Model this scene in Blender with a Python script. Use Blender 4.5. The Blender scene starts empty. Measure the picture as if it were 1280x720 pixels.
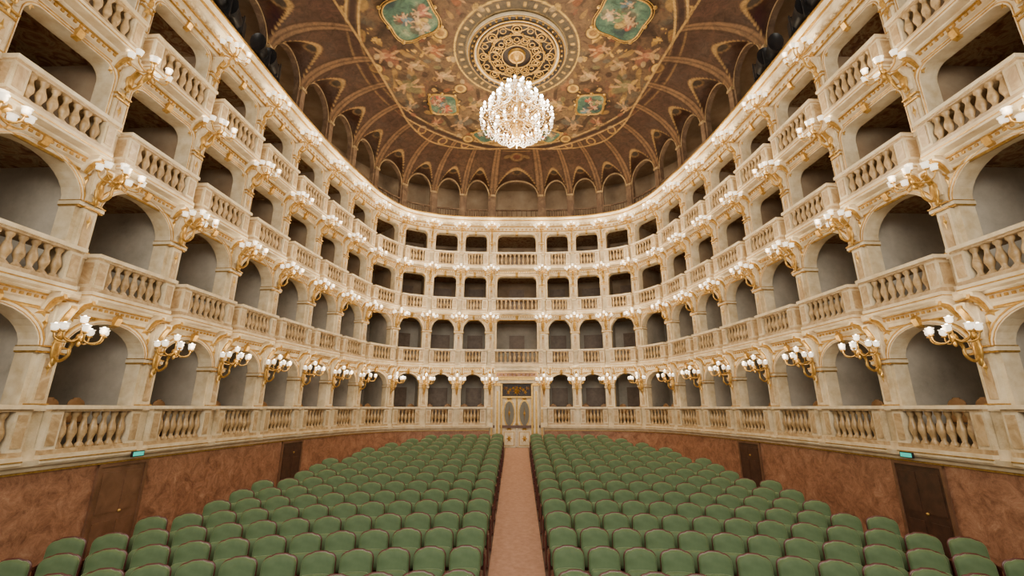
import bpy, math, random
import numpy as np
from mathutils import Vector, Matrix
random.seed(4); rng=np.random.RandomState(3)
S=bpy.context.scene
PI=math.pi
# ------------------------------------------------------------------ materials
def nm(name):
    m=bpy.data.materials.new(name); m.use_nodes=True
    nt=m.node_tree; b=nt.nodes['Principled BSDF']; return m,nt,b
def ramp(nt,stops):
    r=nt.nodes.new('ShaderNodeValToRGB'); e=r.color_ramp.elements
    e[0].position,e[0].color=stops[0][0],(*stops[0][1],1)
    e[1].position,e[1].color=stops[-1][0],(*stops[-1][1],1)
    for p,c in stops[1:-1]:
        x=e.new(p); x.color=(*c,1)
    return r
def noisy(name,stops,scale=3,rough=.6,metal=0,detail=8,dist=0,bump=0,bscale=40,rgh=.6):
    m,nt,b=nm(name)
    tc=nt.nodes.new('ShaderNodeTexCoord'); n=nt.nodes.new('ShaderNodeTexNoise')
    n.inputs['Scale'].default_value=scale; n.inputs['Detail'].default_value=detail
    n.inputs['Distortion'].default_value=dist; n.inputs['Roughness'].default_value=rgh
    nt.links.new(tc.outputs['Object'],n.inputs['Vector'])
    r=ramp(nt,stops); nt.links.new(n.outputs['Fac'],r.inputs['Fac'])
    nt.links.new(r.outputs['Color'],b.inputs['Base Color'])
    b.inputs['Roughness'].default_value=rough; b.inputs['Metallic'].default_value=metal
    if bump:
        n2=nt.nodes.new('ShaderNodeTexNoise'); n2.inputs['Scale'].default_value=bscale
        nt.links.new(tc.outputs['Object'],n2.inputs['Vector'])
        bp=nt.nodes.new('ShaderNodeBump'); bp.inputs['Strength'].default_value=bump; bp.inputs['Distance'].default_value=.02
        nt.links.new(n2.outputs['Fac'],bp.inputs['Height']); nt.links.new(bp.outputs['Normal'],b.inputs['Normal'])
    return m
CREAM=noisy('ivory_stucco',[(.30,(.36,.25,.13)),(.44,(.58,.47,.29)),(.58,(.72,.62,.43)),(.72,(.80,.71,.53))],1.8,.5,bump=.25,rgh=.72)
CREAM2=noisy('ivory_moulding',[(.3,(.58,.45,.26)),(.7,(.84,.74,.54))],4,.45)
TAN=noisy('beige_marble',[(.3,(.22,.135,.055)),(.5,(.40,.27,.125)),(.7,(.58,.42,.23))],5,.35,dist=1)
TANP=noisy('veined_panel',[(.3,(.30,.19,.085)),(.55,(.50,.36,.195)),(.75,(.66,.53,.34))],3,.35,dist=2)
GOLD=noisy('gilding',[(.3,(.33,.17,.03)),(.7,(.64,.40,.10))],14,.34,.6)
GREY=noisy('grey_plaster',[(.25,(.25,.215,.165)),(.42,(.43,.39,.32)),(.6,(.56,.51,.43)),(.75,(.64,.60,.52))],.9,.8,detail=12,rgh=.7)
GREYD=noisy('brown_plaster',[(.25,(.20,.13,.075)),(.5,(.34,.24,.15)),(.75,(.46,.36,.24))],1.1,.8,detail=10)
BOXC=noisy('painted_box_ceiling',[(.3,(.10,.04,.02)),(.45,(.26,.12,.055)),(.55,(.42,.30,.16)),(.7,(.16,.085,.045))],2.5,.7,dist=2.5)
WOOD=noisy('dark_wood',[(.3,(.035,.016,.01)),(.7,(.08,.036,.02))],6,.4)
BDOOR=noisy('box_door_brown',[(.3,(.18,.12,.08)),(.7,(.28,.20,.14))],5,.5)
WOODR=noisy('mahogany_wood',[(.3,(.06,.013,.009)),(.7,(.12,.03,.018))],6,.35)
CHTAN=noisy('tan_leather',[(.3,(.22,.11,.04)),(.7,(.36,.20,.08))],6,.45)
CURT=noisy('dusty_red_curtain',[(.3,(.20,.05,.03)),(.7,(.34,.10,.06))],3,.8)
FLOORM=noisy('stalls_floor_wood',[(.3,(.08,.04,.028)),(.7,(.14,.08,.055))],5,.45)
CARPET=noisy('aisle_carpet_rose',[(.3,(.37,.20,.13)),(.7,(.50,.295,.205))],9,.9,bump=.2,bscale=200)
BLACK=noisy('black_metal',[(.3,(.008,.008,.009)),(.7,(.02,.02,.022))],6,.4)
DARKG=noisy('dark_bronze',[(.3,(.010,.006,.004)),(.7,(.026,.014,.008))],8,.5)
m,nt,b=nm('red_marble'); RED=m
tc=nt.nodes.new('ShaderNodeTexCoord')
n=nt.nodes.new('ShaderNodeTexNoise'); n.inputs['Scale'].default_value=3.2; n.inputs['Detail'].default_value=15; n.inputs['Distortion'].default_value=.6; n.inputs['Roughness'].default_value=.85
nt.links.new(tc.outputs['Object'],n.inputs['Vector'])
r=ramp(nt,[(.34,(.085,.036,.02)),(.45,(.22,.10,.055)),(.53,(.32,.155,.088)),(.60,(.39,.21,.125)),(.68,(.56,.38,.24))])
nt.links.new(n.outputs['Fac'],r.inputs['Fac']); nt.links.new(r.outputs['Color'],b.inputs['Base Color']); b.inputs['Roughness'].default_value=.4
DOORR=noisy('marbled_door_brown',[(.3,(.11,.052,.026)),(.7,(.20,.10,.055))],3,.4,dist=1)
m,nt,b=nm('green_velvet'); VEL=m
tc=nt.nodes.new('ShaderNodeTexCoord')
n=nt.nodes.new('ShaderNodeTexNoise'); n.inputs['Scale'].default_value=5
nt.links.new(tc.outputs['Object'],n.inputs['Vector'])
r=ramp(nt,[(.3,(.075,.130,.052)),(.7,(.122,.190,.085))]); nt.links.new(n.outputs['Fac'],r.inputs['Fac'])
nt.links.new(r.outputs['Color'],b.inputs['Base Color']); b.inputs['Roughness'].default_value=.7
b.inputs['Sheen Weight'].default_value=.5; b.inputs['Sheen Roughness'].default_value=.35; b.inputs['Sheen Tint'].default_value=(.85,.95,.65,1)
def emis(name,col,st):
    m,nt,b=nm(name)
    b.inputs['Base Color'].default_value=(*col,1)
    b.inputs['Emission Color'].default_value=(*col,1); b.inputs['Emission Strength'].default_value=st
    m.cycles.emission_sampling='NONE'
    return m
BULB=emis('lit_bulb',(1,.88,.68),30)
def glassy(name,c,e):
    m,nt,b=nm(name); b.inputs['Base Color'].default_value=(*c,1); b.inputs['Roughness'].default_value=.12
    b.inputs['Emission Color'].default_value=(1,.87,.66,1); b.inputs['Emission Strength'].default_value=e; m.cycles.emission_sampling='NONE'; return m
GLASS=glassy('frosted_glass',(.85,.78,.66),1.3)
CRYS=glassy('crystal',(.92,.86,.76),.45)  # faint emission stands in for lamplight scattered by the crystal
EXITM=emis('exit_sign_green',(.02,.45,.36),1.0)
DGLASS,nt,b=nm('door_glass'); b.inputs['Base Color'].default_value=(.16,.15,.12,1); b.inputs['Roughness'].default_value=.06  # base colour lightened to stand in for reflections in the glass
# ------------------------------------------------------------------ plan path
L=[(1.33,22.25),(2.95,22.15),(4.5,21.8),(5.9,21.0),(6.85,19.4),(7.3,17.6),(7.65,15.8),(7.9,13.85),(8.05,11.9),(8.15,9.85),(8.25,7.75),(8.3,5.65),(8.3,3.5)]
NP=[(-x,y) for x,y in reversed(L)]+list(L)+[(7.4,1.4),(4.2,.2),(0,-.3),(-4.2,.2),(-7.4,1.4)]
NP=np.array(NP,float); K=len(NP); NB=25
def path(u):
    u=np.asarray(u,float)%K; i=np.floor(u).astype(int); f=(u-i)[...,None]
    p0=NP[(i-1)%K];p1=NP[i%K];p2=NP[(i+1)%K];p3=NP[(i+2)%K]
    m1=(p2-p0)/2; m2=(p3-p1)/2
    f2=f*f;f3=f2*f
    p=(2*f3-3*f2+1)*p1+(f3-2*f2+f)*m1+(-2*f3+3*f2)*p2+(f3-f2)*m2
    t=(6*f2-6*f)*p1+(3*f2-4*f+1)*m1+(-6*f2+6*f)*p2+(3*f2-2*f)*m2
    t/=np.linalg.norm(t,axis=-1,keepdims=True)
    nrm=np.stack([t[...,1],-t[...,0]],-1)
    return p,t,nrm
BW=[float(np.linalg.norm(NP[(i+1)%K]-NP[i])) for i in range(K)]
def NW(k): return (BW[k-1]+BW[k])/2 if 0<k<NB else BW[min(k,NB-1)]
def world(uc,W,a):
    a=np.asarray(a,float); p,t,n=path(uc+a[:,0]/W)
    xy=p+n*a[:,1:2]; return np.column_stack([xy,a[:,2]])
def u_at(Y,side):
    us=np.linspace(0,12,2400); p,_,_=path(us); u=us[np.argmin(abs(p[:,1]-Y))]
    return float(u if side<0 else 25-u)
class MB:
    def __init__(s): s.v=[];s.n=0;s.f=[];s.mi=[];s.mats=[];s.sm=[]
    def add(s,v,f,m,smooth=False):
        v=np.asarray(v,float).reshape(-1,3)
        if m not in s.mats: s.mats.append(m)
        k=s.mats.index(m); o=s.n; s.v.append(v); s.n+=len(v)
        s.f.extend([tuple(o+i for i in q) for q in f]); s.mi.extend([k]*len(f)); s.sm.extend([smooth]*len(f))
    def obj(s,name,loc=None,parent=None):
        me=bpy.data.meshes.new(name); me.from_pydata(np.concatenate(s.v).tolist(),[],s.f)
        for m in s.mats: me.materials.append(m)
        me.polygons.foreach_set('material_index',s.mi); me.polygons.foreach_set('use_smooth',s.sm); me.update()
        o=bpy.data.objects.new(name,me); S.collection.objects.link(o)
        if loc: o.location=loc
        if parent: o.parent=parent
        return o
    def box(s,uc,W,t0,t1,n0,n1,z0,z1,m,seg=1):
        a=[]
        for i in range(seg+1):
            t=t0+(t1-t0)*i/seg; a+=[(t,n0,z0),(t,n1,z0),(t,n1,z1),(t,n0,z1)]
        f=[(3,2,1,0)]; e=4*seg; f.append((e,e+1,e+2,e+3))
        for i in range(seg):
            o=4*i
            for j in range(4): f.append((o+j,o+(j+1)%4,o+4+(j+1)%4,o+4+j))
        s.add(world(uc,W,a),f,m)
    def sweep(s,u0,u1,prof,m,per=8,smooth=False,close=True):
        k=max(1,int(round((u1-u0)*per))); us=np.linspace(u0,u1,k+1); q=len(prof); v=[]
        p,t,n=path(us)
        for i in range(k+1):
            for (nn,z) in prof: v.append((p[i,0]+n[i,0]*nn,p[i,1]+n[i,1]*nn,z))
        f=[]
        jj=range(q) if close else range(q-1)
        for i in range(k):
            for j in jj: f.append((i*q+j,i*q+(j+1)%q,(i+1)*q+(j+1)%q,(i+1)*q+j))
        if close: f.append(tuple(range(q))); f.append(tuple(k*q+j for j in reversed(range(q))))
        s.add(v,f,m,smooth)
    def prism_nz(s,uc,W,poly,t0,t1,m):
        q=len(poly); a=[(t0,n,z) for n,z in poly]+[(t1,n,z) for n,z in poly]
        f=[tuple(range(q)),tuple(range(2*q-1,q-1,-1))]+[(j,(j+1)%q,q+(j+1)%q,q+j) for j in range(q)]
        s.add(world(uc,W,a),f,m)
    def lathe(s,c,prof,seg,m,smooth=True):
        v=[];q=len(prof)
        for r,z in prof:
            for k in range(seg):
                a=2*PI*k/seg; v.append((c[0]+r*math.cos(a),c[1]+r*math.sin(a),c[2]+z))
        f=[]
        for i in range(q-1):
            for k in range(seg): f.append((i*seg+k,i*seg+(k+1)%seg,(i+1)*seg+(k+1)%seg,(i+1)*seg+k))
        s.add(v,f,m,smooth)
    def star(s,uc,W,t,n,z,rw,rh,m,k=6,rot=0,h=.035,inner=.45):
        a=[(t,n+h,z)]
        for i in range(2*k):
            an=PI*i/k+rot; r=1 if i%2==0 else inner
            a.append((t+rw*r*math.cos(an),n,z+rh*r*math.sin(an)))
        s.add(world(uc,W,a),[(0,1+i,1+(i+1)%(2*k)) for i in range(2*k)],m)
    def tube(s,pts,r,seg,m,cap=True):
        pts=[Vector(p) for p in pts]; v=[];N=len(pts)
        rr=r if isinstance(r,(list,tuple)) else [r]*N
        up=Vector((0,0,1))
        for i,p in enumerate(pts):
            d=(pts[min(i+1,N-1)]-pts[max(i-1,0)]).normalized()
            x=d.cross(up)
            if x.length<.1: x=d.cross(Vector((0,1,0)))
            x.normalize(); y=x.cross(d)
            for k in range(seg):
                a=2*PI*k/seg; v.append(p+(x*math.cos(a)+y*math.sin(a))*rr[i])
        f=[(i*seg+k,i*seg+(k+1)%seg,(i+1)*seg+(k+1)%seg,(i+1)*seg+k) for i in range(N-1) for k in range(seg)]
        if cap: f+= [tuple(range(seg)),tuple(reversed(range((N-1)*seg,N*seg)))]
        s.add([tuple(q) for q in v],f,m,True)
    def rbox(s,x0,x1,y0,y1,z0,z1,m):
        v=[(x,y,z) for z in (z0,z1) for y in (y0,y1) for x in (x0,x1)]
        s.add(v,[(0,2,3,1),(4,5,7,6),(0,1,5,4),(2,6,7,3),(0,4,6,2),(1,3,7,5)],m)
def spline(pts,n=6):
    pts=[Vector(p) for p in pts]; out=[]
    for i in range(len(pts)-1):
        p0=pts[max(i-1,0)];p1=pts[i];p2=pts[i+1];p3=pts[min(i+2,len(pts)-1)]
        for k in range(n):
            f=k/n; out.append(.5*((2*p1)+(p2-p0)*f+(2*p0-5*p1+4*p2-p3)*f*f+(-p0+3*p1-3*p2+p3)*f**3))
    out.append(pts[-1]); return out
# ------------------------------------------------------------------ tiers
TI=[dict(fl=-.80,rail=.05,zs=1.02,zc=1.62,k='arch',pr=.20),
    dict(fl=2.06,rail=2.81,zs=3.75,zc=4.42,k='arch',pr=.34),
    dict(fl=4.73,rail=5.45,zs=6.25,zc=6.70,k='rr',pr=.34),
    dict(fl=7.13,rail=7.93,zs=8.65,zc=9.06,k='rr',pr=.34)]
NEXT=[2.06,4.73,7.13,9.32]
ENT=9.14; ETOP=9.86
def curve(a,zs,zc,k,n=16):
    if k=='arch': return [(-a*math.cos(PI*i/n),zs+(zc-zs)*math.sin(PI*i/n)) for i in range(n+1)]
    r=min(.26,a*.4); h=n//2; o=[]
    for i in range(h+1): o.append((-a+r-r*math.cos(PI/2*i/h),zc-r*1.1+r*1.1*math.sin(PI/2*i/h)))
    for i in range(h+1): o.append((a-r+r*math.sin(PI/2*i/h),zc-r*1.1+r*1.1*math.cos(PI/2*i/h)))
    return o
def arch_panel(mb,uc,W,z0,z1,a,zs,zc,k,n0,n1,m,mi=None):
    mi=mi or m
    c=curve(a,zs,zc,k); pts=[(-a,z0)]+c+[(a,z0)]
    for (n_) in (n1,n0):
        for sg in (-1,1):
            v=world(uc,W,[(sg*W/2,n_,z0),(sg*a,n_,z0),(sg*a,n_,z1),(sg*W/2,n_,z1)]); mb.add(v,[(0,1,2,3)],m)
        q=len(c); v=world(uc,W,[(x,n_,z) for x,z in c]+[(x,n_,z1) for x,z in c])
        mb.add(v,[(i,i+1,q+i+1,q+i) for i in range(q-1)],m)
    q=len(pts); v=world(uc,W,[(x,n0,z) for x,z in pts]+[(x,n1,z) for x,z in pts])
    mb.add(v,[(i,i+1,q+i+1,q+i) for i in range(q-1)],mi)
def archivolt(mb,uc,W,z0,a,zs,zc,k,w0,w1,n,m):
    c0=curve(a+w0,zs,zc+w0,k); c1=curve(a+w1,zs,zc+w1,k)
    if k=='rr': c0=[(-a-w0,z0)]+c0+[(a+w0,z0)]; c1=[(-a-w1,z0)]+c1+[(a+w1,z0)]
    q=len(c0)
    v=world(uc,W,[(x,n,z) for x,z in c0]+[(x,n,z) for x,z in c1]+[(x,0,z) for x,z in c0]+[(x,0,z) for x,z in c1])
    f=[]
    for i in range(q-1):
        f+=[(i,i+1,q+i+1,q+i),(i,i+1,2*q+i+1,2*q+i),(q+i,q+i+1,3*q+i+1,3*q+i)]
    mb.add(v,f,m)
BALP=[(.055,0),(.055,.04),(.03,.07),(.038,.12),(.062,.19),(.058,.25),(.032,.34),(.028,.40),(.05,.44),(.05,.48)]
for ti,T in enumerate(TI):
    wall=MB(); bal=MB(); orn=MB(); inn=MB()
    fl,rail,zs,zc=T['fl'],T['rail'],T['zs'],T['zc']; nx=NEXT[ti]
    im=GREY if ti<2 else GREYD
    for i in range(NB):
        uc=i+.5; W=BW[i]; ctr=(i==12)
        if ctr and ti==0: continue
        a=W/2-(.215 if not ctr else .34); k='rr' if ctr else T['k']
        arch_panel(wall,uc,W,fl,nx,a,zs,zc,k,-.32,0,CREAM,CREAM2)
        archivolt(wall,uc,W,fl,a,zs,zc,k,0,.075,.045,CREAM2)
        archivolt(orn,uc,W,fl,a,zs,zc,k,.078,.105,.05,GOLD)
        archivolt(orn,uc,W,fl,a,zs,zc,k,.02,.032,.055,GOLD)
        orn.prism_nz(uc,W,[(0,zc-.06),(.10,zc-.02),(.15,zc+.12),(.09,zc+.22),(0,zc+.22)],-.06,.06,GOLD)
        for sg in (-1,1):
            if k=='arch':
                orn.star(uc,W,sg*(a-.03),.0,zc-.0,.16,.09,GOLD,5,rot=0)
                orn.star(uc,W,sg*(a+.06),.0,zc-.18,.055,.15,GOLD,4)
                orn.star(uc,W,sg*(a-.30),.0,zc+.10,.14,.04,GOLD,4)
            else:
                orn.star(uc,W,sg*(a-.14),.0,zc+.15,.18,.06,GOLD,4)
                orn.star(uc,W,sg*(a-.08),.02,zc-.08,.08,.10,GOLD,5)
        if k=='arch':
            for sg in (-1,1):
                t0,t1=sorted((sg*(a-.03),sg*(W/2)))
                orn.box(uc,W,t0,t1,-.32,.07,zs-.10,zs-.07,GOLD); wall.box(uc,W,t0,t1,-.33,.10,zs-.07,zs-.0,CREAM2)
                orn.box(uc,W,t0,t1,-.32,.12,zs-.0,zs+.02,GOLD)
        e=W/2-(.14 if not ctr else .05); pr=T['pr']; pd=.24
        bal.box(uc,W,-e,e,-.1,pr+.05,fl-.10,fl+.03,CREAM2,6)
        bal.box(uc,W,-e,e,-.1,pr+.01,fl+.03,fl+.11,TANP,6)
        bal.box(uc,W,-e-.02,e+.02,-.1,pr+.05,rail-.07,rail,CREAM2,6)
        bal.box(uc,W,-e,e,-.1,pr+.01,rail-.11,rail-.07,TANP,6)
        orn.box(uc,W,-e-.005,e+.005,.0,pr+.06,fl-.055,fl-.035,GOLD,6)
        for sg in (-1,1):
            t0,t1=sorted((sg*e,sg*(e-pd)))
            bal.box(uc,W,t0,t1,-.1,pr,fl+.11,rail-.11,CREAM)
            bal.box(uc,W,t0+.045,t1-.045,pr,pr+.014,fl+.17,rail-.16,TANP)
            if pr>.3:
                t0,t1=sorted((sg*e,sg*(e+.012)))
                bal.box(uc,W,t0,t1,.03,pr-.05,fl+.17,rail-.16,TANP)
            if ti>0:
                t0,t1=sorted((sg*(e-.04),sg*(e-.2)))
                bal.prism_nz(uc,W,[(0,fl-.42),(.06,fl-.40),(.12,fl-.28),(.2,fl-.2),(pr,fl-.17),(pr,fl-.1),(0,fl-.1)],t0,t1,CREAM2)
                bal.prism_nz(uc,W,[(.06,fl-.43),(.13,fl-.36),(.22,fl-.27),(pr+.03,fl-.21),(pr,fl-.13),(.1,fl-.25)],t0+.05,t1-.05,GOLD)
        nb=(7 if W>1.9 else 6 if W>1.7 else 5)
        if ctr: nb=10
        h=rail-.11-(fl+.11); sc_=h/.48; inner=e-pd
        for j in range(nb):
            t=-inner+(j+.5)*2*inner/nb
            c=world(uc,W,[(t,pr-.09,fl+.11)])[0]
            bal.lathe(c,[(r*1.25,z*sc_) for r,z in BALP],10,TAN)
            bal.box(uc,W,t-.06,t+.06,pr-.15,pr-.03,fl+.11,fl+.14,TAN)
        inn.box(uc,W,-.38,.38,-2.3,-2.25,fl,fl+1.85,BDOOR)
        inn.box(uc,W,-.44,.44,-2.3,-2.27,fl,fl+1.92,im)
    for kk in range(0,NB+1):
        W=NW(kk); uc=kk
        if kk==0: tt=(0,.2)
        elif kk==NB: tt=(-.2,0)
        else: tt=(-.13,.13)
        wall.box(uc,W,tt[0],tt[1],0,.09,fl-.1,nx-.3,CREAM)
        wall.box(uc,W,tt[0]+.06,tt[1]-.06,.09,.105,rail+.1,zs-.18,TANP)
        wall.box(uc,W,tt[0]-.03,tt[1]+.03,0,.13,fl-.1,fl+.12,CREAM2)
        wall.box(uc,W,tt[0]-.02,tt[1]+.02,0,.12,rail-.1,rail,CREAM2)
        zk=zs if T['k']=='arch' else zc-.5
        orn.box(uc,W,tt[0]-.02,tt[1]+.02,0,.125,zk-.1,zk-.065,GOLD)
        orn.box(uc,W,tt[0]-.03,tt[1]+.03,0,.14,zk+.0,zk+.03,GOLD)
        orn.box(uc,W,tt[0]-.02,tt[1]+.02,0,.13,rail+.0,rail+.025,GOLD)
        if 0<kk<NB:
            t2=nx-.28
            wall.prism_nz(uc,W,[(0,t2-.52),(.12,t2-.50),(.16,t2-.38),(.13,t2-.28),(.2,t2-.14),(.27,t2-.05),(.27,t2+.04),(0,t2+.04)],-.1,.1,CREAM2)
            orn.prism_nz(uc,W,[(.12,t2-.50),(.185,t2-.40),(.155,t2-.28),(.23,t2-.15),(.30,t2-.06),(.28,t2-.0),(.12,t2-.2)],-.05,.05,GOLD)
            orn.star(uc,W,0,.12,t2-.62,.10,.14,GOLD,5)
            orn.star(uc,W,0,.105,zk-.34,.05,.16,GOLD,4)
        a0,a1=(0,.12) if kk==0 else ((-.12,0) if kk==NB else (-.06,.06))
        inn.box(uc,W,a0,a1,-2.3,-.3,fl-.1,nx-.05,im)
    if ti<3:
        z=nx
        wall.sweep(0,25,[(0,z-.36),(.04,z-.36),(.04,z-.30),(.10,z-.27),(.10,z-.16),(.17,z-.12),(.20,z-.06),(.20,z-.0),(0,z)],CREAM2)
        orn.sweep(0,25,[(.0,z-.41),(.035,z-.41),(.05,z-.385),(.035,z-.355),(0,z-.355)],GOLD)
        orn.sweep(0,25,[(.10,z-.18),(.135,z-.175),(.135,z-.15),(.10,z-.145)],GOLD)
        u=0.03
        while u<25:
            i=int(u); w=BW[i]
            orn.box(u,w,-.025,.025,.1,.13,z-.25,z-.20,GOLD); u+=.115/w
    else:
        z=ENT
        wall.sweep(0,25,[(0,z-.02),(.07,z-.02),(.07,z+.05),(.11,z+.07),(.11,z+.27),(.2,z+.31),(.2,z+.38),(.34,z+.43),(.40,z+.47),(.40,z+.57),(.50,z+.62),(.54,z+.69),(.54,z+.72),(-.3,z+.72),(-.3,z+.2),(0,z+.2)],CREAM2)
        orn.sweep(0,25,[(.11,z+.05),(.15,z+.055),(.15,z+.085),(.11,z+.09)],GOLD)
        orn.sweep(0,25,[(.40,z+.555),(.45,z+.56),(.45,z+.60),(.40,z+.605)],GOLD)
        orn.sweep(0,25,[(.54,z+.685),(.575,z+.685),(.575,z+.73),(.54,z+.735)],GOLD)
        orn.sweep(0,25,[(.2,z+.285),(.235,z+.29),(.235,z+.325),(.2,z+.33)],GOLD)
        u=.03
        while u<25:
            w=BW[int(u)]
            wall.box(u,w,-.05,.05,.2,.30,z+.33,z+.41,CREAM2)
            orn.star(u,w,0,.11,z+.18,.08,.075,GOLD,4,h=.03); u+=.2/w
    inn.sweep(0,25,[(-2.4,fl-.13),(0,fl-.13),(0,fl),(-2.4,fl)],FLOORM,4)
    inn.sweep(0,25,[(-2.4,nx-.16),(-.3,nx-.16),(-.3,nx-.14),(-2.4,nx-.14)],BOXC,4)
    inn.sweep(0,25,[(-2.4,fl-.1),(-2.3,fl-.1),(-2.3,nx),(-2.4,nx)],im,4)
    wall.obj('wall_arcade_tier_%d'%(ti+1)); bal.obj('balcony_balustrade'); orn.obj('trim_gilding_%d'%(ti+1)); inn.obj('wall_box_interior_%d'%(ti+1))
# ------------------------------------------------------------------ dado (red marble)
d=MB()
for u0,u1 in ((0,12),(13,25)):
    d.sweep(u0,u1,[(-.1,-4.0),(.10,-4.0),(.10,-.98),(-.1,-.98)],RED)
wd=d.obj('wall_stalls_dado')
d=MB()
for u0,u1 in ((0,12),(13,25)):
    d.sweep(u0,u1,[(-.1,-1.02),(.13,-1.02),(.15,-.97),(.22,-.93),(.24,-.84),(-.1,-.84)],CREAM2)
    d.sweep(u0,u1,[(.10,-1.06),(.125,-1.055),(.125,-1.03),(.10,-1.02)],GOLD)
d.obj('trim_dado_cornice')
# ------------------------------------------------------------------ upper drum (gallery) + ceiling
dr=MB()
PAINT=noisy('painted_vault_stone',[(.3,(.085,.048,.027)),(.5,(.16,.095,.054)),(.7,(.26,.17,.095))],2.5,.7,dist=1)
DB=ETOP-.02
for i in range(NB):
    W=BW[i]; uc=i+.5; a=W/2-.2
    arch_panel(dr,uc,W,DB,12.75,a,11.4,12.32,'arch',-.3,-.1,PAINT)
    c0=curve(a,11.4,12.32,'arch'); c1=curve(a+.05,11.4,12.37,'arch'); q=len(c0)
    dr.add(world(uc,W,[(x,-.08,z) for x,z in c0]+[(x,-.08,z) for x,z in c1]),[(j,j+1,q+j+1,q+j) for j in range(q-1)],TAN)
    for j in range(9):
        t=-a+(j+.5)*2*a/9; dr.lathe(world(uc,W,[(t,-.15,DB)])[0],[(.035,0),(.02,.1),(.04,.3),(.02,.6),(.03,.7)],6,PAINT)
    dr.box(uc,W,-a,a,-.2,-.1,DB+.7,DB+.77,PAINT,3)
for kk in range(1,NB):
    dr.box(kk,NW(kk),-.12,.12,-.1,-.02,DB,11.45,PAINT); dr.box(kk,NW(kk),-.15,.15,-.1,.02,11.35,11.45,TAN); dr.box(kk,NW(kk),-.15,.15,-.1,.02,DB,DB+.2,TAN)
dr.sweep(0,25,[(-2.6,DB-.08),(-.3,DB-.08),(-.3,DB),(-2.6,DB)],FLOORM,4)
dr.sweep(0,25,[(-2.6,DB-.08),(-2.5,DB-.08),(-2.5,13.1),(-2.6,13.1)],GREYD,4)
dr.sweep(0,25,[(-2.6,13.0),(-.2,13.0),(-.2,13.1),(-2.6,13.1)],GREYD,4)
dr.obj('wall_upper_gallery')
C=np.array([0,14.0]); RI=2.4
nu=K*28; nt_=300
us=np.arange(nu)*K/nu
p_,t_,n_=path(us); pr=p_-n_*.1; RB=np.linalg.norm(pr-C,axis=1)
ts=np.linspace(0,1,nt_)
ph=us-np.floor(us)-.5
haslun=(us<25)
wl=np.array([BW[int(x)] for x in us])
def mix(a,b,f): f=np.clip(f,0,1)[...,None]; return a*(1-f)+np.asarray(b)*f
Dg=ts[None,:]*RB[:,None]; Rg=RB[:,None]-Dg
X=C[0]+(pr[:,0:1]-C[0])*(1-ts)[None,:]; Y=C[1]+(pr[:,1:2]-C[1])*(1-ts)[None,:]
q=np.clip(Dg/RI,0,1)
zb=11.3+1.55*np.sqrt(1-(1-q)**2)
qq=np.clip(Rg/np.maximum(RB[:,None]-RI,.1),0,1); Zd=12.85+.38*(1-qq*qq); Zb=np.where(Dg<RI,zb,Zd)
hw=(wl/2-.14)/wl
pp=np.clip(1-(ph/hw)**2,0,1)
zl=np.where((haslun&(np.abs(ph)<hw))[:,None],11.4+1.02*np.sqrt(pp)[:,None]+.12*Dg,0)
Z=np.maximum(Zb,np.minimum(zl,12.95)); lun=(zl>Zb)&(Dg<RI)
TH=np.arctan2(np.abs(X),Y-C[1])
def ss(a,b,x): t=np.clip((x-a)/(b-a),0,1); return t*t*(3-2*t)
def noise2(X,Y,sc,seed,oct=5):
    r=np.random.RandomState(seed); o=np.zeros_like(X)
    for k in range(oct*5):
        f=sc*(2**(k//5))*r.uniform(.7,1.3); an=r.uniform(0,2*PI); p_=r.uniform(0,2*PI)
        o+=np.sin((X*math.cos(an)+Y*math.sin(an))*f+p_+1.5*np.sin(Y*f*.5+k))/(1.6**(k//5))
    return o/5
aX=np.abs(X)
def epaint(col,X,Y,cx,cy,rx,ry,rot,c,amt=1.):
    dx=X-cx; dy=Y-cy; ca,sa=math.cos(rot),math.sin(rot)
    u=(dx*ca+dy*sa)/rx; v=(-dx*sa+dy*ca)/ry; r=u*u+v*v
    return mix(col,np.array(c),amt*(1-ss(.7,1.2,r)))
FLESH=(.48,.30,.15)
def figure(col,X,Y,cx,cy,s,rot,cloth,r,am=1.):
    ca,sa=math.cos(rot),math.sin(rot)
    def P(x,y): return cx+s*(x*ca-y*sa),cy+s*(x*sa+y*ca)
    def E(col,x,y,rx,ry,ro,c,a=1.):
        a_,b_=P(x,y); return epaint(col,X,Y,a_,b_,rx*s,ry*s,rot+ro,c,a*am)
    col=E(col,.05,-.05,.62,.40,.3,(.085,.055,.04),.7)
    col=E(col,-.1,-.15,.45,.24,.5,cloth); col=E(col,.18,-.3,.35,.13,-.5,tuple(x*.6 for x in cloth))
    col=E(col,0,.08,.14,.27,.2,FLESH); col=E(col,.22,.20,.24,.055,.6+r.uniform(-.4,.4),FLESH); col=E(col,-.2,.2,.2,.05,-.5,FLESH)
    col=E(col,.12,-.34,.07,.25,.5,FLESH); col=E(col,-.14,-.38,.065,.25,-.3,FLESH)
    col=E(col,-.07,.42,.095,.11,0,FLESH); col=E(col,-.07,.49,.10,.06,0,(.10,.05,.03))
    col=E(col,.02,-.1,.10,.16,.1,tuple(min(x*1.3,.7) for x in cloth)); return col
CL=[(.42,.08,.04),(.10,.17,.20),(.48,.32,.09),(.13,.19,.09),(.44,.35,.22),(.30,.11,.07)]
CM=[(.30,.13,.06),(.15,.14,.12),(.44,.30,.10),(.19,.17,.09),(.40,.30,.17),(.26,.12,.08)]
col=np.zeros(X.shape+(3,)); col[:]=(.165,.108,.066)
n1=noise2(aX,Y,1.2,1); n2=noise2(aX,Y,3,2); n3=noise2(aX,Y,5,5)
col=mix(col,(.27,.185,.105),ss(.1,1.0,n1)); col=mix(col,(.07,.043,.03),ss(.1,1.1,-n1))
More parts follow.
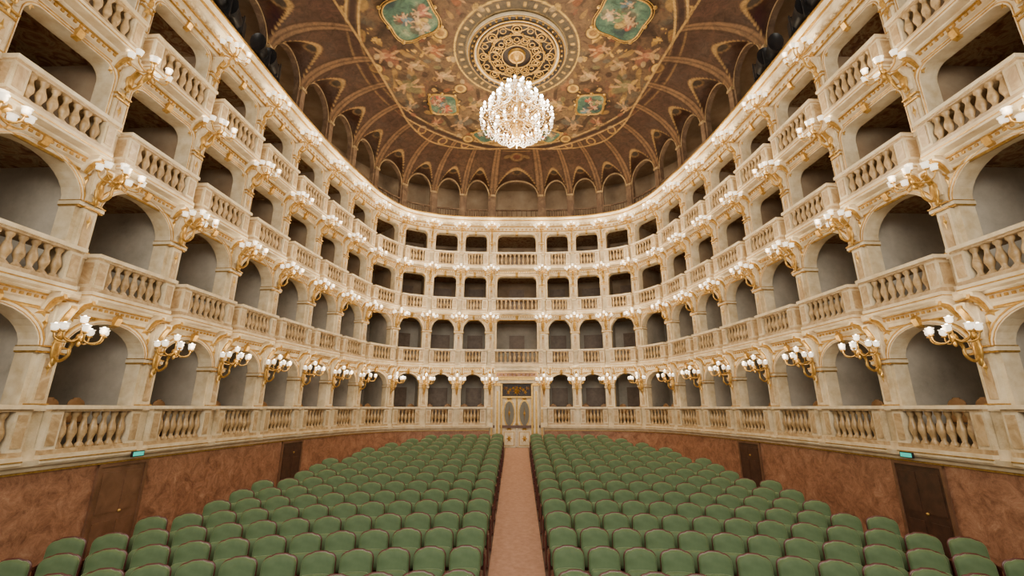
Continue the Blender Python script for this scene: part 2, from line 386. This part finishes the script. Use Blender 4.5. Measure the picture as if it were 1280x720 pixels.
col=mix(col,(.20,.105,.08),ss(.3,.9,n2)*.5); col=mix(col,(.12,.125,.11),ss(.3,.9,-n2)*.45)
band=ss(2.4,2.7,Rg)*(1-ss(5.6,5.9,Rg))
scr=np.sin(14*TH+2.2*np.sin(Rg*2.6))*np.sin(Rg*5+2*np.sin(10*TH))
col=mix(col,(.40,.26,.09),band*ss(.62,.8,scr)*.6)
col=mix(col,(.055,.035,.024),band*ss(.6,.8,-scr)*.7)
col=mix(col,(.62,.40,.11),band*ss(.64,.78,n3)*.85)
col=mix(col,(.24,.09,.055),band*ss(.6,.8,-n3)*.5)
def ringline(c0,w,colr,amt=1.):
    global col
    col=mix(col,colr,amt*(1-ss(w*.6,w,np.abs(Rg-c0))))
ringline(2.12,.24,(.13,.105,.075)); ringline(2.38,.04,(.60,.42,.13)); ringline(1.92,.05,(.45,.34,.18))
dots=ss(.5,.8,np.sin(TH*36))*(1-ss(.06,.1,np.abs(Rg-2.15))); col=mix(col,(.55,.37,.12),dots)
ringline(5.75,.05,(.50,.34,.14)); ringline(5.95,.12,(.07,.04,.03)); ringline(6.15,.05,(.50,.34,.14))
fr=np.random.RandomState(7)
for k,(th,r_,s_) in enumerate([(5,5.1,.9),(33,4.9,1.0),(33,3.5,.8),(72,4.8,1.1),(70,3.2,.8),(92,5.0,1.0),(95,3.2,.8),(60,5.5,.7),(18,3.6,.75),(140,4.8,1.1),(84,4.1,.7),(44,5.5,.65),(140,3.3,.8),(165,4.2,1.)]):
    a=math.radians(th); x,y=r_*math.sin(a),C[1]+r_*math.cos(a)
    col=figure(col,aX,Y,x,y,s_,-a+fr.uniform(-.5,.5),CM[k%6],fr,.8)
    for j in range(3): col=epaint(col,aX,Y,x+fr.uniform(-.9,.9),y+fr.uniform(-.9,.9),.16,.10,fr.uniform(0,3),CM[fr.randint(6)],.8)
for th,r_ in ((8,4.1),(52,3.05),(86,5.55),(110,2.95),(25,5.75)):
    a=math.radians(th); x,y=r_*math.sin(a),C[1]+r_*math.cos(a)
    col=epaint(col,aX,Y,x,y,.30,.30,0,(.08,.045,.025)); col=epaint(col,aX,Y,x,y,.25,.25,0,(.62,.42,.13)); col=epaint(col,aX,Y,x,y,.15,.15,0,(.32,.19,.08))
col=epaint(col,X,Y,0,20.6,.75,.40,0,(.10,.055,.03)); col=epaint(col,X,Y,0,20.6,.36,.32,0,(.56,.40,.16)); col=epaint(col,X,Y,0,20.6,.2,.2,0,(.3,.1,.06))
for sg in (-1,1): col=epaint(col,X,Y,sg*.52,20.6,.2,.11,sg*.6,(.50,.35,.14))
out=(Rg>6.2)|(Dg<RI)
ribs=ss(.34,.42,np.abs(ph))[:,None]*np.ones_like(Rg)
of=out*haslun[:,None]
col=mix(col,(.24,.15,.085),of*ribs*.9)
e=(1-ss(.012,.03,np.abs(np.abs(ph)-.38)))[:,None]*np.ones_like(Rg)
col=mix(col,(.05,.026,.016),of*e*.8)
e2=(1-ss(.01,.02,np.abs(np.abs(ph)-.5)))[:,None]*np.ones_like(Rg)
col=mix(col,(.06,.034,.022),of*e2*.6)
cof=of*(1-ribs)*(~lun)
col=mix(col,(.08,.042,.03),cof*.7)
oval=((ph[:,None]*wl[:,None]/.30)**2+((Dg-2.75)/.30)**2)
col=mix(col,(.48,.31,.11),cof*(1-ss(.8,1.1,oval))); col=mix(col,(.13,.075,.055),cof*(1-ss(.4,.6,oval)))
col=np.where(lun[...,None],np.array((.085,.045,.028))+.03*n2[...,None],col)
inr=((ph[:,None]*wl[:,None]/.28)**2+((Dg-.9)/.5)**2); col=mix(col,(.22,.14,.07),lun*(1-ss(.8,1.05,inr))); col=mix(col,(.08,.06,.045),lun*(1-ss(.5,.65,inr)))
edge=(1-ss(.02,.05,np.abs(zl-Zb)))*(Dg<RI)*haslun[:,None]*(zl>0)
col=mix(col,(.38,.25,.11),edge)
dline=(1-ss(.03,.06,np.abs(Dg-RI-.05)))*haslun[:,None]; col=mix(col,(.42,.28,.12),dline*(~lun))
col=np.clip(col,.008,.9); col=col**1.2*np.array((.98,.96,.90))
idx=np.arange(nu*nt_).reshape(nu,nt_); a_=idx[:,:-1];b_=idx[:,1:]
nxt=np.roll(idx,-1,axis=0); c_=nxt[:,1:];d_=nxt[:,:-1]
faces=np.stack([a_,b_,c_,d_],-1)[:,:-1].reshape(-1,4)
m,nt,b=nm('ceiling_fresco'); FRES=m; vc=nt.nodes.new('ShaderNodeVertexColor'); vc.layer_name='paint'
tc=nt.nodes.new('ShaderNodeTexCoord'); n=nt.nodes.new('ShaderNodeTexNoise'); n.inputs['Scale'].default_value=4; n.inputs['Detail'].default_value=10; n.inputs['Roughness'].default_value=.75; n.inputs['Distortion'].default_value=1
nt.links.new(tc.outputs['Object'],n.inputs['Vector'])
r=ramp(nt,[(.3,(.40,.37,.35)),(.5,(.95,.95,.95)),(.7,(1.5,1.4,1.2))]); nt.links.new(n.outputs['Fac'],r.inputs['Fac'])
mx=nt.nodes.new('ShaderNodeMix'); mx.data_type='RGBA'; mx.blend_type='MULTIPLY'; mx.inputs[0].default_value=1
nt.links.new(vc.outputs['Color'],mx.inputs[6]); nt.links.new(r.outputs['Color'],mx.inputs[7]); nt.links.new(mx.outputs[2],b.inputs['Base Color'])
b.inputs['Roughness'].default_value=.7; b.inputs['Specular IOR Level'].default_value=.25
def painted(name,verts,faces,col,parent=None):
    me=bpy.data.meshes.new(name); me.from_pydata(verts.tolist(),[],faces)
    at=me.color_attributes.new('paint','FLOAT_COLOR','POINT')
    at.data.foreach_set('color',np.concatenate([col.reshape(-1,3),np.ones((len(verts),1))],1).ravel())
    me.polygons.foreach_set('use_smooth',[True]*len(me.polygons)); me.materials.append(FRES)
    o=bpy.data.objects.new(name,me); S.collection.objects.link(o); o.parent=parent; return o
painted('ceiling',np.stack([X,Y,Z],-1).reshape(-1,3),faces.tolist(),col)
def zat(x,y):
    r=np.hypot(x-C[0],y-C[1]); return 12.85+.38*(1-(r/5.8)**2)
def medallion(cx,cy,rx,ry,seed,warm):
    ang=math.atan2(cx,cy-C[1]); ca,sa=math.cos(-ang),math.sin(-ang)
    def loc(px,py,dz=0):
        x=cx+px*ca-py*sa; y=cy+px*sa+py*ca; return (x,y,float(zat(x,y))-.04-dz)
    N=96; M=34
    def rad(t): return 1+.10*np.cos(4*t)
    T_,R_=np.meshgrid(2*PI*np.arange(N)/N,np.linspace(.001,1,M),indexing='ij')
    px=rx*R_*rad(T_)*np.cos(T_); py=ry*R_*rad(T_)*np.sin(T_)
    r=np.random.RandomState(seed); qx,qy=px/rx,py/rx
    cc=np.zeros(px.shape+(3,)); cc[:]=(.06,.115,.08)
    nz=noise2(qx,qy,3,seed)
    cc=mix(cc,(.15,.22,.14),ss(-.2,.9,nz)); cc=mix(cc,(.32,.30,.17),ss(.4,1.1,nz)); cc=mix(cc,(.03,.05,.05),ss(.2,.9,-nz))
    if warm: cc=mix(cc,(.36,.08,.035),ss(.1,.7,noise2(qx,qy,2.,seed+3)))
    for k in range(5):
        x=r.uniform(-.55,.55); y=r.uniform(-.4,.4); cc=figure(cc,qx,qy,x,y,r.uniform(.45,.75),r.uniform(-1,1),CL[(k+seed)%6] if not (warm and k%2) else CL[0],r,.9)
    x=cx+px*ca-py*sa; y=cy+px*sa+py*ca; z=zat(x,y)-.04
    id_=np.arange(N*M).reshape(N,M); f=[(int(id_[i,j]),int(id_[(i+1)%N,j]),int(id_[(i+1)%N,j+1]),int(id_[i,j+1])) for i in range(N) for j in range(M-1)]
    mb=MB()
    for s0,w in ((1,.03),(1.09,.015)):
        pts=[loc(s0*rx*rad(2*PI*k/N)*math.cos(2*PI*k/N),s0*ry*rad(2*PI*k/N)*math.sin(2*PI*k/N),.01) for k in range(N+1)]
        mb.tube(pts,w,6,GOLD)
    for k in range(8):
        s_=k*PI/4; rr=1.12*rad(s_)
        p=loc(rx*rr*math.cos(s_),ry*rr*math.sin(s_),.01); mb.lathe((p[0],p[1],p[2]-.02),[(.0,0),(.06,.02),(.08,.05)],10,GOLD)
    fo=mb.obj('ceiling_fresco_medallion')
    painted('painting',np.stack([x,y,z],-1).reshape(-1,3),f,np.clip(cc,.01,.9),fo)
for sg in (-1,1):
    medallion(sg*3.65,12.2,.98,.88,11+sg,False); medallion(sg*3.25,16.7,.66,.6,22+sg,sg<0); medallion(sg*1.55,18.9,.55,.42,33+sg,False)
# rosette
rz=MB(); zc_=13.16; cx,cy=0,14.0; q9=.95
rz.lathe((cx,cy,zc_-.02),[(0.001,.01),(1.7*q9,0)],64,DARKG)
rz.lathe((cx,cy,zc_),[(r_*q9,z_) for r_,z_ in [(1.62,-.02),(1.66,-.10),(1.70,-.12)]],64,CREAM2)
rz.lathe((cx,cy,zc_),[(r_*q9,z_) for r_,z_ in [(1.70,-.12),(1.80,-.05),(1.88,-.05),(1.93,-.10)]],64,DARKG)
rz.lathe((cx,cy,zc_),[(r_*q9,z_) for r_,z_ in [(1.93,-.10),(1.97,-.11),(2.0,-.08),(2.02,0)]],64,CREAM2)
def circ(r,z,x=cx,y=cy,n=48): return [(x+r*math.cos(2*PI*k/n),y+r*math.sin(2*PI*k/n),z) for k in range(n+1)]
for r_,w in ((1.58,.04),(1.95,.025),(1.73,.025),(1.10,.028),(.60,.03),(.3,.05)): rz.tube(circ(r_*q9,zc_-.12),w,6,GOLD,False)
for k in range(8):
    a=2*PI*k/8
    for rc_,rr_,da in ((1.34,.19,0),(1.34,.09,0),(1.36,.11,PI/8),(.85,.17,PI/8),(.85,.08,PI/8),(.86,.10,0)):
        rz.tube(circ(rr_*q9,zc_-.12,cx+q9*rc_*math.cos(a+da),cy+q9*rc_*math.sin(a+da),18),.021,5,GOLD,False)
    for sg in (-1,1):
        pts=[]
        for j in range(16):
            t=j/15; rr=.62+.95*t; aa=a+sg*.30*math.sin(PI*t*1.6); pts.append((cx+q9*rr*math.cos(aa),cy+q9*rr*math.sin(aa),zc_-.12))
        rz.tube(pts,.022,5,GOLD)
        rz.lathe((cx+q9*1.12*math.cos(a+sg*.2),cy+q9*1.12*math.sin(a+sg*.2),zc_-.15),[(.001,-.02),(.05,.01),(.055,.05)],8,GOLD)
for k in range(44):
    a=2*PI*k/44; rz.lathe((cx+1.82*q9*math.cos(a),cy+1.82*q9*math.sin(a),zc_-.10),[(.001,-.02),(.045,.0),(.045,.05)],6,GOLD)
rz.lathe((cx,cy,zc_-.3),[(.001,0),(.1,.03),(.16,.12),(.3,.2),(.34,.28)],20,GOLD)
rz.obj('ceiling_rosette')
# ------------------------------------------------------------------ chandelier
ch=MB()
def bead(mb,p,r,m=CRYS):
    mb.add([(p[0],p[1],p[2]+r*1.5),(p[0]+r,p[1],p[2]),(p[0],p[1]+r,p[2]),(p[0]-r,p[1],p[2]),(p[0],p[1]-r,p[2]),(p[0],p[1],p[2]-r*1.5)],
      [(0,1,2),(0,2,3),(0,3,4),(0,4,1),(5,2,1),(5,3,2),(5,4,3),(5,1,4)],m)
H0=9.3
ch.tube([(0,14,H0+.1),(0,14,13.0)],.03,8,GOLD)
ch.lathe((0,14,H0),[(.001,0),(.06,.05),(.03,.15),(.14,.3),(.2,.5),(.1,.75),(.05,1.0),(.12,1.2),(.16,1.5),(.06,1.8),(.1,2.1),(.2,2.35),(.05,2.6)],14,GOLD)
for (R_,z_,n_) in ((1.32,10.25,22),(1.02,10.72,18),(.72,11.2,12),(.4,11.6,8),(.8,9.9,12)):
    ch.tube([(R_*.8*math.cos(2*PI*k/36),14+R_*.8*math.sin(2*PI*k/36),z_-.1) for k in range(37)],.02,5,GOLD,False)
    for k in range(n_):
        a=2*PI*k/n_+z_; c_a,s_a=math.cos(a),math.sin(a)
        pts=spline([(.12*c_a,14+.12*s_a,z_-.05),(R_*.5*c_a,14+R_*.5*s_a,z_-.28),(R_*.88*c_a,14+R_*.88*s_a,z_-.18),(R_*c_a,14+R_*s_a,z_+.0)],4)
        ch.tube(pts,.014,5,GOLD)
        c=(R_*c_a,14+R_*s_a,z_)
        ch.lathe(c,[(.015,0),(.07,.02),(.075,.05),(.02,.055),(.018,.13)],8,CRYS)
        ch.lathe((c[0],c[1],c[2]+.13),[(.001,-.01),(.035,.02),(.045,.06),(.025,.11),(.001,.14)],8,BULB)
        for j in range(3): bead(ch,(c[0],c[1],c[2]-.06-.075*j),.024)
        for j in range(1,8):
            t=j/8; aa=a+2*PI/n_*t; bead(ch,(R_*math.cos(aa),14+R_*math.sin(aa),z_-.02-.22*math.sin(PI*t)),.020)
for k in range(16):
    a=2*PI*k/16
    for j in range(22):
        t=j/21; rr=.16+1.0*t**1.7; bead(ch,(rr*math.cos(a),14+rr*math.sin(a),11.85-1.75*t-.1*math.sin(PI*t)),.022)
    for j in range(14):
        t=j/13; rr=1.05*math.cos(PI/2*t); bead(ch,(rr*math.cos(a),14+rr*math.sin(a),10.05-.72*math.sin(PI/2*t)),.025)
cho=ch.obj('crystal_chandelier')
def plight(name,loc,p,r,col=(1,.78,.52),parent=None):
    l=bpy.data.lights.new(name,'POINT'); l.energy=p; l.shadow_soft_size=r; l.color=col
    o=bpy.data.objects.new(name,l); S.collection.objects.link(o); o.location=loc
    if parent: o.parent=parent
    return o
for k in range(4):
    a=PI/4+PI/2*k; plight('chandelier_lamp',(1.75*math.cos(a),14+1.75*math.sin(a),10.0),250,.35,(1,.84,.63),cho)
plight('chandelier_lamp',(0,14,8.9),520,.4,(1,.86,.66),cho)
# ------------------------------------------------------------------ sconces
sc=MB()
def ell(mb,c,rx,ry,rz_,m,n=8):
    v=[];f=[]
    for i in range(n+1):
        for k in range(n):
            a=PI*i/n;b_=2*PI*k/n; v.append((c[0]+rx*math.sin(a)*math.cos(b_),c[1]+ry*math.sin(a)*math.sin(b_),c[2]+rz_*math.cos(a)))
    for i in range(n):
        for k in range(n): f.append((i*n+k,i*n+(k+1)%n,(i+1)*n+(k+1)%n,(i+1)*n+k))
    mb.add(v,f,m,True)
up=.14
ell(sc,(.02,0,-.12),.04,.09,.22,GOLD); ell(sc,(.03,0,-.33),.03,.05,.09,GOLD); ell(sc,(.03,0,.12),.03,.06,.08,GOLD)
sc.tube(spline([(.02,0,-.22),(.12,0,-.33),(.26,0,-.24),(.28,0,-.06),(.40,0,-.06+up)],5),[.026]*21,6,GOLD)
sc.tube(spline([(.02,0,.0),(.10,0,.08),(.22,0,.04),(.32,0,-.05)],5),.018,6,GOLD)
ell(sc,(.40,0,-.06+up),.06,.06,.075,GOLD); ell(sc,(.40,0,-.17+up),.03,.03,.055,GOLD)
def lamp(x,y,z):
    sc.lathe((x,y,z),[(.012,-.02),(.05,.0),(.03,.02)],8,GOLD)
    sc.lathe((x,y,z),[(.02,.02),(.05,.04),(.060,.08),(.052,.11),(.072,.135)],10,GLASS)
    ell(sc,(x,y,z+.10),.036,.036,.06,BULB,6)
for k in range(6):
    a=math.radians(-125+50*k); ca,sa=math.cos(a),math.sin(a)
    R_=.27
    sc.tube(spline([(.40,0,-.05+up),(.40+.12*ca,.15*sa,-.15+up),(.40+.24*ca,.33*sa,-.12+up),(.40+R_*ca,.38*sa,up)],4),.014,5,GOLD)
    lamp(.40+R_*ca,.38*sa,up)
sc.tube([(.40,0,up),(.40,0,.17+up)],.015,6,GOLD); lamp(.40,0,.18+up)
first=None
SZ=[1.22,4.27,6.83,9.22]
for ti in range(4):
    for kk in range(1,25):
        p,t,n=path(float(kk)); nn=.13 if ti<2 else .14
        if first is None: first=sc.obj('wall_sconce'); o=first
        else: o=bpy.data.objects.new('wall_sconce',first.data); S.collection.objects.link(o)
        o.location=(p[0]+n[0]*nn,p[1]+n[1]*nn,SZ[ti]-.1); o.rotation_euler=(0,0,math.atan2(n[1],n[0]))
        plight('sconce_lamp',(.86,0,.22),20,.1,parent=o)
# ------------------------------------------------------------------ floor
def zf(y): return -1.85-.09*(22-max(y,3.0))
fm=MB(); us=np.linspace(0,K,K*4+1)[:-1]; p,t,n=path(us); v=[];M_=len(us)
for j in range(9):
    for i in range(M_):
        q_=C+(p[i]-n[i]*.2-C)*(1-j/9); v.append((q_[0],q_[1],zf(q_[1])))
v.append((C[0],C[1],zf(C[1])))
f=[(j*M_+i,j*M_+(i+1)%M_,(j+1)*M_+(i+1)%M_,(j+1)*M_+i) for j in range(8) for i in range(M_)]
f+=[(8*M_+i,8*M_+(i+1)%M_,9*M_) for i in range(M_)]
fm.add(v,[tuple(reversed(q)) for q in f],FLOORM); fm.obj('floor')
cp=MB(); v=[]
for y in (4.0,22.1):
    for x in (-.53,.53): v.append((x,y,zf(y)+.005))
for y in (4.0,22.1):
    for x in (-.53,.53): v.append((x,y,zf(y)+.02))
cp.add(v,[(4,5,7,6),(0,4,6,2),(1,3,7,5),(0,1,5,4),(2,6,7,3),(0,2,3,1)],CARPET); cp.obj('aisle_carpet')
# ------------------------------------------------------------------ theatre seats
st=MB()
def pillow(mb,outl,y0,th,m,tilt=0,zp=0):
    cxz=np.mean(outl,axis=0); N=len(outl); v=[];f=[]
    prof=[(1,0),(.985,.35),(.94,.7),(.85,.92),(.6,1.0),(.3,1.04)]
    def put(k,d,side):
        for x,z in outl:
            X_=cxz[0]+(x-cxz[0])*k; Z_=cxz[1]+(z-cxz[1])*k; y=y0+side*d*th/2
            dz=Z_-zp; v.append((X_,y+math.sin(tilt)*dz,zp+dz*math.cos(tilt)))
    for side in (-1,1):
        o=len(v)
        for k,d_ in prof: put(k,d_,side)
        put(0,1.05,side)
        for j in range(len(prof)):
            for i in range(N):
                q_=(o+j*N+i,o+j*N+(i+1)%N,o+(j+1)*N+(i+1)%N,o+(j+1)*N+i)
                f.append(q_ if side>0 else tuple(reversed(q_)))
    mb.add(v,f,m,True)
def round_top(w,z0,z1,r,crown,n=6,r0=.04):
    o=[]
    def arc(cx_,cz_,rr,a0,a1):
        for i in range(n+1):
            a=a0+(a1-a0)*i/n; o.append((cx_+rr*math.cos(a),cz_+rr*math.sin(a)))
    arc(-w+r0,z0+r0,r0,-PI/2,-PI); o.append((-w,(z0+z1)/2))
    arc(-w+r,z1-r-crown,r,PI,PI/2)
    o.append((-.08,z1-crown*.12)); o.append((0,z1)); o.append((.08,z1-crown*.12))
    arc(w-r,z1-r-crown,r,PI/2,0); o.append((w,(z0+z1)/2))
    arc(w-r0,z0+r0,r0,0,-PI/2)
    return o
pillow(st,round_top(.25,.40,.94,.11,.03),.10,.11,VEL,tilt=.13,zp=.4)
pillow(st,round_top(.258,.36,.952,.115,.03),.150,.03,WOODR,tilt=.13,zp=.4)
pillow(st,round_top(.235,.36,.68,.07,.01),-.02,.13,VEL,tilt=.10,zp=.36)
for sg in (-1,1):
    x=sg*.263
    st.rbox(x-.016,x+.016,-.06,.13,.0,.58,WOODR)
    st.rbox(x-.016,x+.016,-.18,.16,.55,.60,WOODR)
    st.rbox(x-.016,x+.016,-.12,.16,0,.04,WOODR)
st.rbox(-.25,.25,.06,.12,.28,.40,WOODR)
seat0=None; PIT=.565; RC=21.
def xlim(y): return float(np.interp(y,[6,8,9.3,10.2,14.2,17.4,20,21],[7.85,7.8,7.5,7.0,6.2,5.3,3.6,3.]))
y0=7.0
while y0<20.3:
    for sg in (-1,1):
        k=0
        while True:
            x=.53+.30+k*PIT; y=y0-x*x/(2*RC)
            if x>xlim(y): break
            al=-sg*x/RC
            if seat0 is None: seat0=st.obj('theater_seat'); o=seat0
            else: o=bpy.data.objects.new('theater_seat',seat0.data); S.collection.objects.link(o)
            o.location=(sg*x,y,zf(y)+.01); o.rotation_euler=(0,0,al); k+=1
    y0+=.87
# ------------------------------------------------------------------ box chairs (tier 1) and a box curtain
bc=MB()
pillow(bc,round_top(.2,.5,.98,.12,.03),.18,.05,CHTAN,tilt=.08,zp=.5)
bc.rbox(-.2,.2,-.2,.2,.42,.48,CHTAN)
for x in (-.18,.18):
    for y in (-.18,.18): bc.tube([(x,y,0),(x,y,.45)],.018,6,WOOD)
for x in (-.17,.17): bc.tube([(x,.17,.4),(x,.19,.6)],.018,6,WOOD)
b0=None
for i in range(NB):
    if i==12: continue
    for t in (-.42,.0,.42):
        if BW[i]<1.8 and t==0: continue
        w=world(i+.5,BW[i],[(t,-.58-rng.uniform(0,.15),-.8)])[0]; _,_,n=path(i+.5)
        if b0 is None: b0=bc.obj('box_chair'); o=b0
        else: o=bpy.data.objects.new('box_chair',b0.data); S.collection.objects.link(o)
        o.location=tuple(w); o.scale=(.9,1,1.03); o.rotation_euler=(0,0,math.atan2(n[1],n[0])+PI/2+rng.uniform(-.1,.1))
cu=MB(); v=[];M1=40
for z in (-.79,0.3,1.35):
    for k in range(M1+1):
        t=-.55+1.1*k/M1; v.append((t,-1.3+.05*math.sin(k*1.3),z))
cu.add(world(6.5,BW[6],v),[(j*(M1+1)+k,j*(M1+1)+k+1,(j+1)*(M1+1)+k+1,(j+1)*(M1+1)+k) for j in range(2) for k in range(M1)],CURT,True)
cu.tube([tuple(world(6.5,BW[6],[(-.65,-1.3,1.36)])[0]),tuple(world(6.5,BW[6],[(.65,-1.3,1.36)])[0])],.02,6,GOLD)
cu.obj('box_curtain')
# ------------------------------------------------------------------ centre portal + double door
pm=MB(); uc=12.5; W=BW[12]
for sg in (-1,1):
    t0,t1=sorted((sg*.72,sg*W/2)); pm.box(uc,W,t0,t1,-.3,0,-2.0,2.06,CREAM)
pm.box(uc,W,-.72,.72,-.3,0,1.15,2.06,CREAM)
pm.obj('wall_back_portal')
pf=MB()
for sg in (-1,1):
    c=sg*.90; pf.box(uc,W,c-.12,c+.12,0,.16,-1.85,1.15,CREAM2); pf.box(uc,W,c-.15,c+.15,0,.20,-1.85,-1.55,TAN)
    pf.box(uc,W,c-.05,c+.05,.16,.18,-1.4,.8,GOLD); pf.box(uc,W,c-.16,c+.16,0,.21,1.05,1.18,GOLD)
    c=sg*1.2; pf.box(uc,W,c-.09,c+.09,0,.10,-1.85,1.6,TANP); pf.box(uc,W,c-.03,c+.03,.1,.115,-1.3,1.0,GOLD)
    pf.star(uc,W,c,.10,1.3,.07,.16,GOLD,5)
    t0,t1=sorted((sg*.66,sg*.74)); pf.box(uc,W,t0,t1,-.1,.08,-1.85,1.15,GOLD)
pf.box(uc,W,-1.12,1.12,0,.20,1.18,1.34,CREAM2,4); pf.box(uc,W,-1.18,1.18,0,.28,1.34,1.42,GOLD,4)
pf.box(uc,W,-1.0,1.0,0,.14,1.46,1.72,GOLD,4); pf.box(uc,W,-.95,.95,.14,.15,1.5,1.68,RED,4)
pf.box(uc,W,-1.3,1.3,0,.24,1.8,1.95,CREAM2,4)
for j in range(9): pf.star(uc,W,-.8+.2*j,.15,1.59,.06,.06,GOLD,4)
pf.obj('trim_door_portal')
dd=MB()
for sg in (-1,1):
    t0,t1=sorted((sg*.012,sg*.66))
    dd.box(uc,W,t0,t1,-.12,-.06,-1.85,.48,CREAM2)
    t0,t1=sorted((sg*.012,sg*.04)); dd.box(uc,W,t0,t1,-.06,-.03,-1.85,.48,GOLD)
    c=sg*.34
    dd.box(uc,W,c-.24,c+.24,-.06,-.045,-1.75,-1.1,GOLD); dd.box(uc,W,c-.21,c+.21,-.045,-.035,-1.72,-1.13,CREAM2); dd.star(uc,W,c,-.035,-1.42,.14,.2,GOLD,6)
    for (k,mt,nn) in ((1.10,GOLD,-.05),(.92,DGLASS,-.04)):
        pts=[(c,nn,-.25)]+[(c+.24*k*math.cos(2*PI*j/24),nn,-.25+.62*k*math.sin(2*PI*j/24)) for j in range(24)]
        dd.add(world(uc,W,pts),[(0,1+j,1+(j+1)%24) for j in range(24)],mt)
    dd.star(uc,W,c,-.035,-.25,.05,.4,GOLD,4); dd.star(uc,W,c,-.06,.42,.22,.09,GOLD,6); dd.star(uc,W,c,-.06,-.98,.2,.09,GOLD,6)
    q_=world(uc,W,[(sg*.05,-.02,-.75)])[0]; ell(dd,q_,.03,.03,.03,GOLD)
dd.box(uc,W,-.66,.66,-.12,.02,.48,.56,GOLD)
dd.box(uc,W,-.66,.66,-.14,-.10,.56,1.15,DARKG)
for j in range(-3,4):
    a=j*PI/8; dd.star(uc,W,.42*math.sin(a),-.1,.62+.36*math.cos(a),.10,.13,GOLD,5,rot=a)
dd.star(uc,W,0,-.09,.8,.2,.22,GOLD,8,h=.08)
for sg in (-1,1): dd.star(uc,W,sg*.5,-.1,.95,.16,.12,CHTAN,6)
dd.obj('double_door')
for (Yd,sg,mt) in ((9.65,-1,DOORR),(15.7,-1,WOOD),(9.5,1,WOOD),(15.3,1,WOOD)):
    u=u_at(Yd,sg); w=BW[int(u)]; zz=zf(Yd)-.02; mb=MB(); ht=-1.12
    mb.box(u,w,-.5,.5,.102,.125,zz,ht,mt,3)
    for s2 in (-1,1):
        t0,t1=sorted((s2*.5,s2*.56)); mb.box(u,w,t0,t1,.102,.15,zz,ht+.06,DOORR)
        mb.box(u,w,s2*.25-.18,s2*.25+.18,.125,.135,zz+.15,zz+.85,mt); mb.box(u,w,s2*.25-.18,s2*.25+.18,.125,.135,zz+1.0,ht-.12,mt)
    mb.box(u,w,-.56,.56,.102,.15,ht,ht+.06,DOORR,2)
    q_=world(u,w,[(.06,.16,zz+1.0)])[0]; ell(mb,q_,.03,.03,.03,GOLD)
    mb.obj('stalls_door')
for (Yd,sg) in ((9.75,-1),(9.5,1)):
    u=u_at(Yd,sg); w=BW[int(u)]; mb=MB()
    mb.box(u,w,-.14,.14,.25,.29,-.97,-.86,BLACK); mb.box(u,w,-.125,.125,.29,.295,-.955,-.875,EXITM); mb.obj('exit_sign')
u=12.5; mb=MB(); mb.box(u,W,-.12,.12,.24,.26,1.98,2.1-.02,BLACK); mb.box(u,W,-.10,.10,.26,.265,2.0,2.06,EXITM); mb.obj('exit_sign')
# stage lights on the cornice
sl=MB()
sl.tube([(0,0,.0),(0,0,.18)],.03,6,BLACK); sl.rbox(-.22,.22,-.02,.02,.16,.19,BLACK)
for sg in (-1,1): sl.rbox(sg*.22-.012,sg*.22+.012,-.03,.03,.16,.5,BLACK)
sl.tube([(0,-.35,.44),(0,-.1,.44),(0,.2,.44),(0,.36,.44)],[.10,.15,.16,.19],12,BLACK)
sl.rbox(-.13,.13,-.45,-.15,.30,.58,BLACK)
s0=None
for sg in (-1,1):
    for Yd in (9.4,9.95,11.2,11.75):
        u=u_at(Yd,sg); w=world(u,BW[int(u)],[(0,.2,ETOP)])[0]
        if s0 is None: s0=sl.obj('stage_spotlight'); o=s0
        else: o=bpy.data.objects.new('stage_spotlight',s0.data); S.collection.objects.link(o)
        o.location=tuple(w); o.scale=(1.15,1.15,1.7); o.rotation_euler=(0,0,PI-sg*.3)
# ------------------------------------------------------------------ lighting
w=bpy.data.worlds.new('World'); S.world=w; w.use_nodes=True
w.node_tree.nodes['Background'].inputs[0].default_value=(1,.92,.80,1); w.node_tree.nodes['Background'].inputs[1].default_value=.6
def area(name,loc,rot,size,p,col):
    l=bpy.data.lights.new(name,'AREA'); l.shape='RECTANGLE'; l.size=size[0]; l.size_y=size[1]; l.energy=p; l.color=col
    o=bpy.data.objects.new(name,l); S.collection.objects.link(o); o.location=loc; o.rotation_euler=rot; return o
area('stage_front_fill',(0,-4,5),(math.radians(80),0,0),(10,4),1500,(1,.92,.79))  # added unseen area light behind the camera, filling the hall from the front
# ------------------------------------------------------------------ camera
cam=bpy.data.cameras.new('camera'); co=bpy.data.objects.new('camera',cam); S.collection.objects.link(co)
cam.sensor_width=36; cam.lens=550/1280*36; cam.shift_x=-6/1280; cam.clip_start=.05
co.location=(0,0,0); co.rotation_euler=(math.radians(90+15.26),0,0); S.camera=co
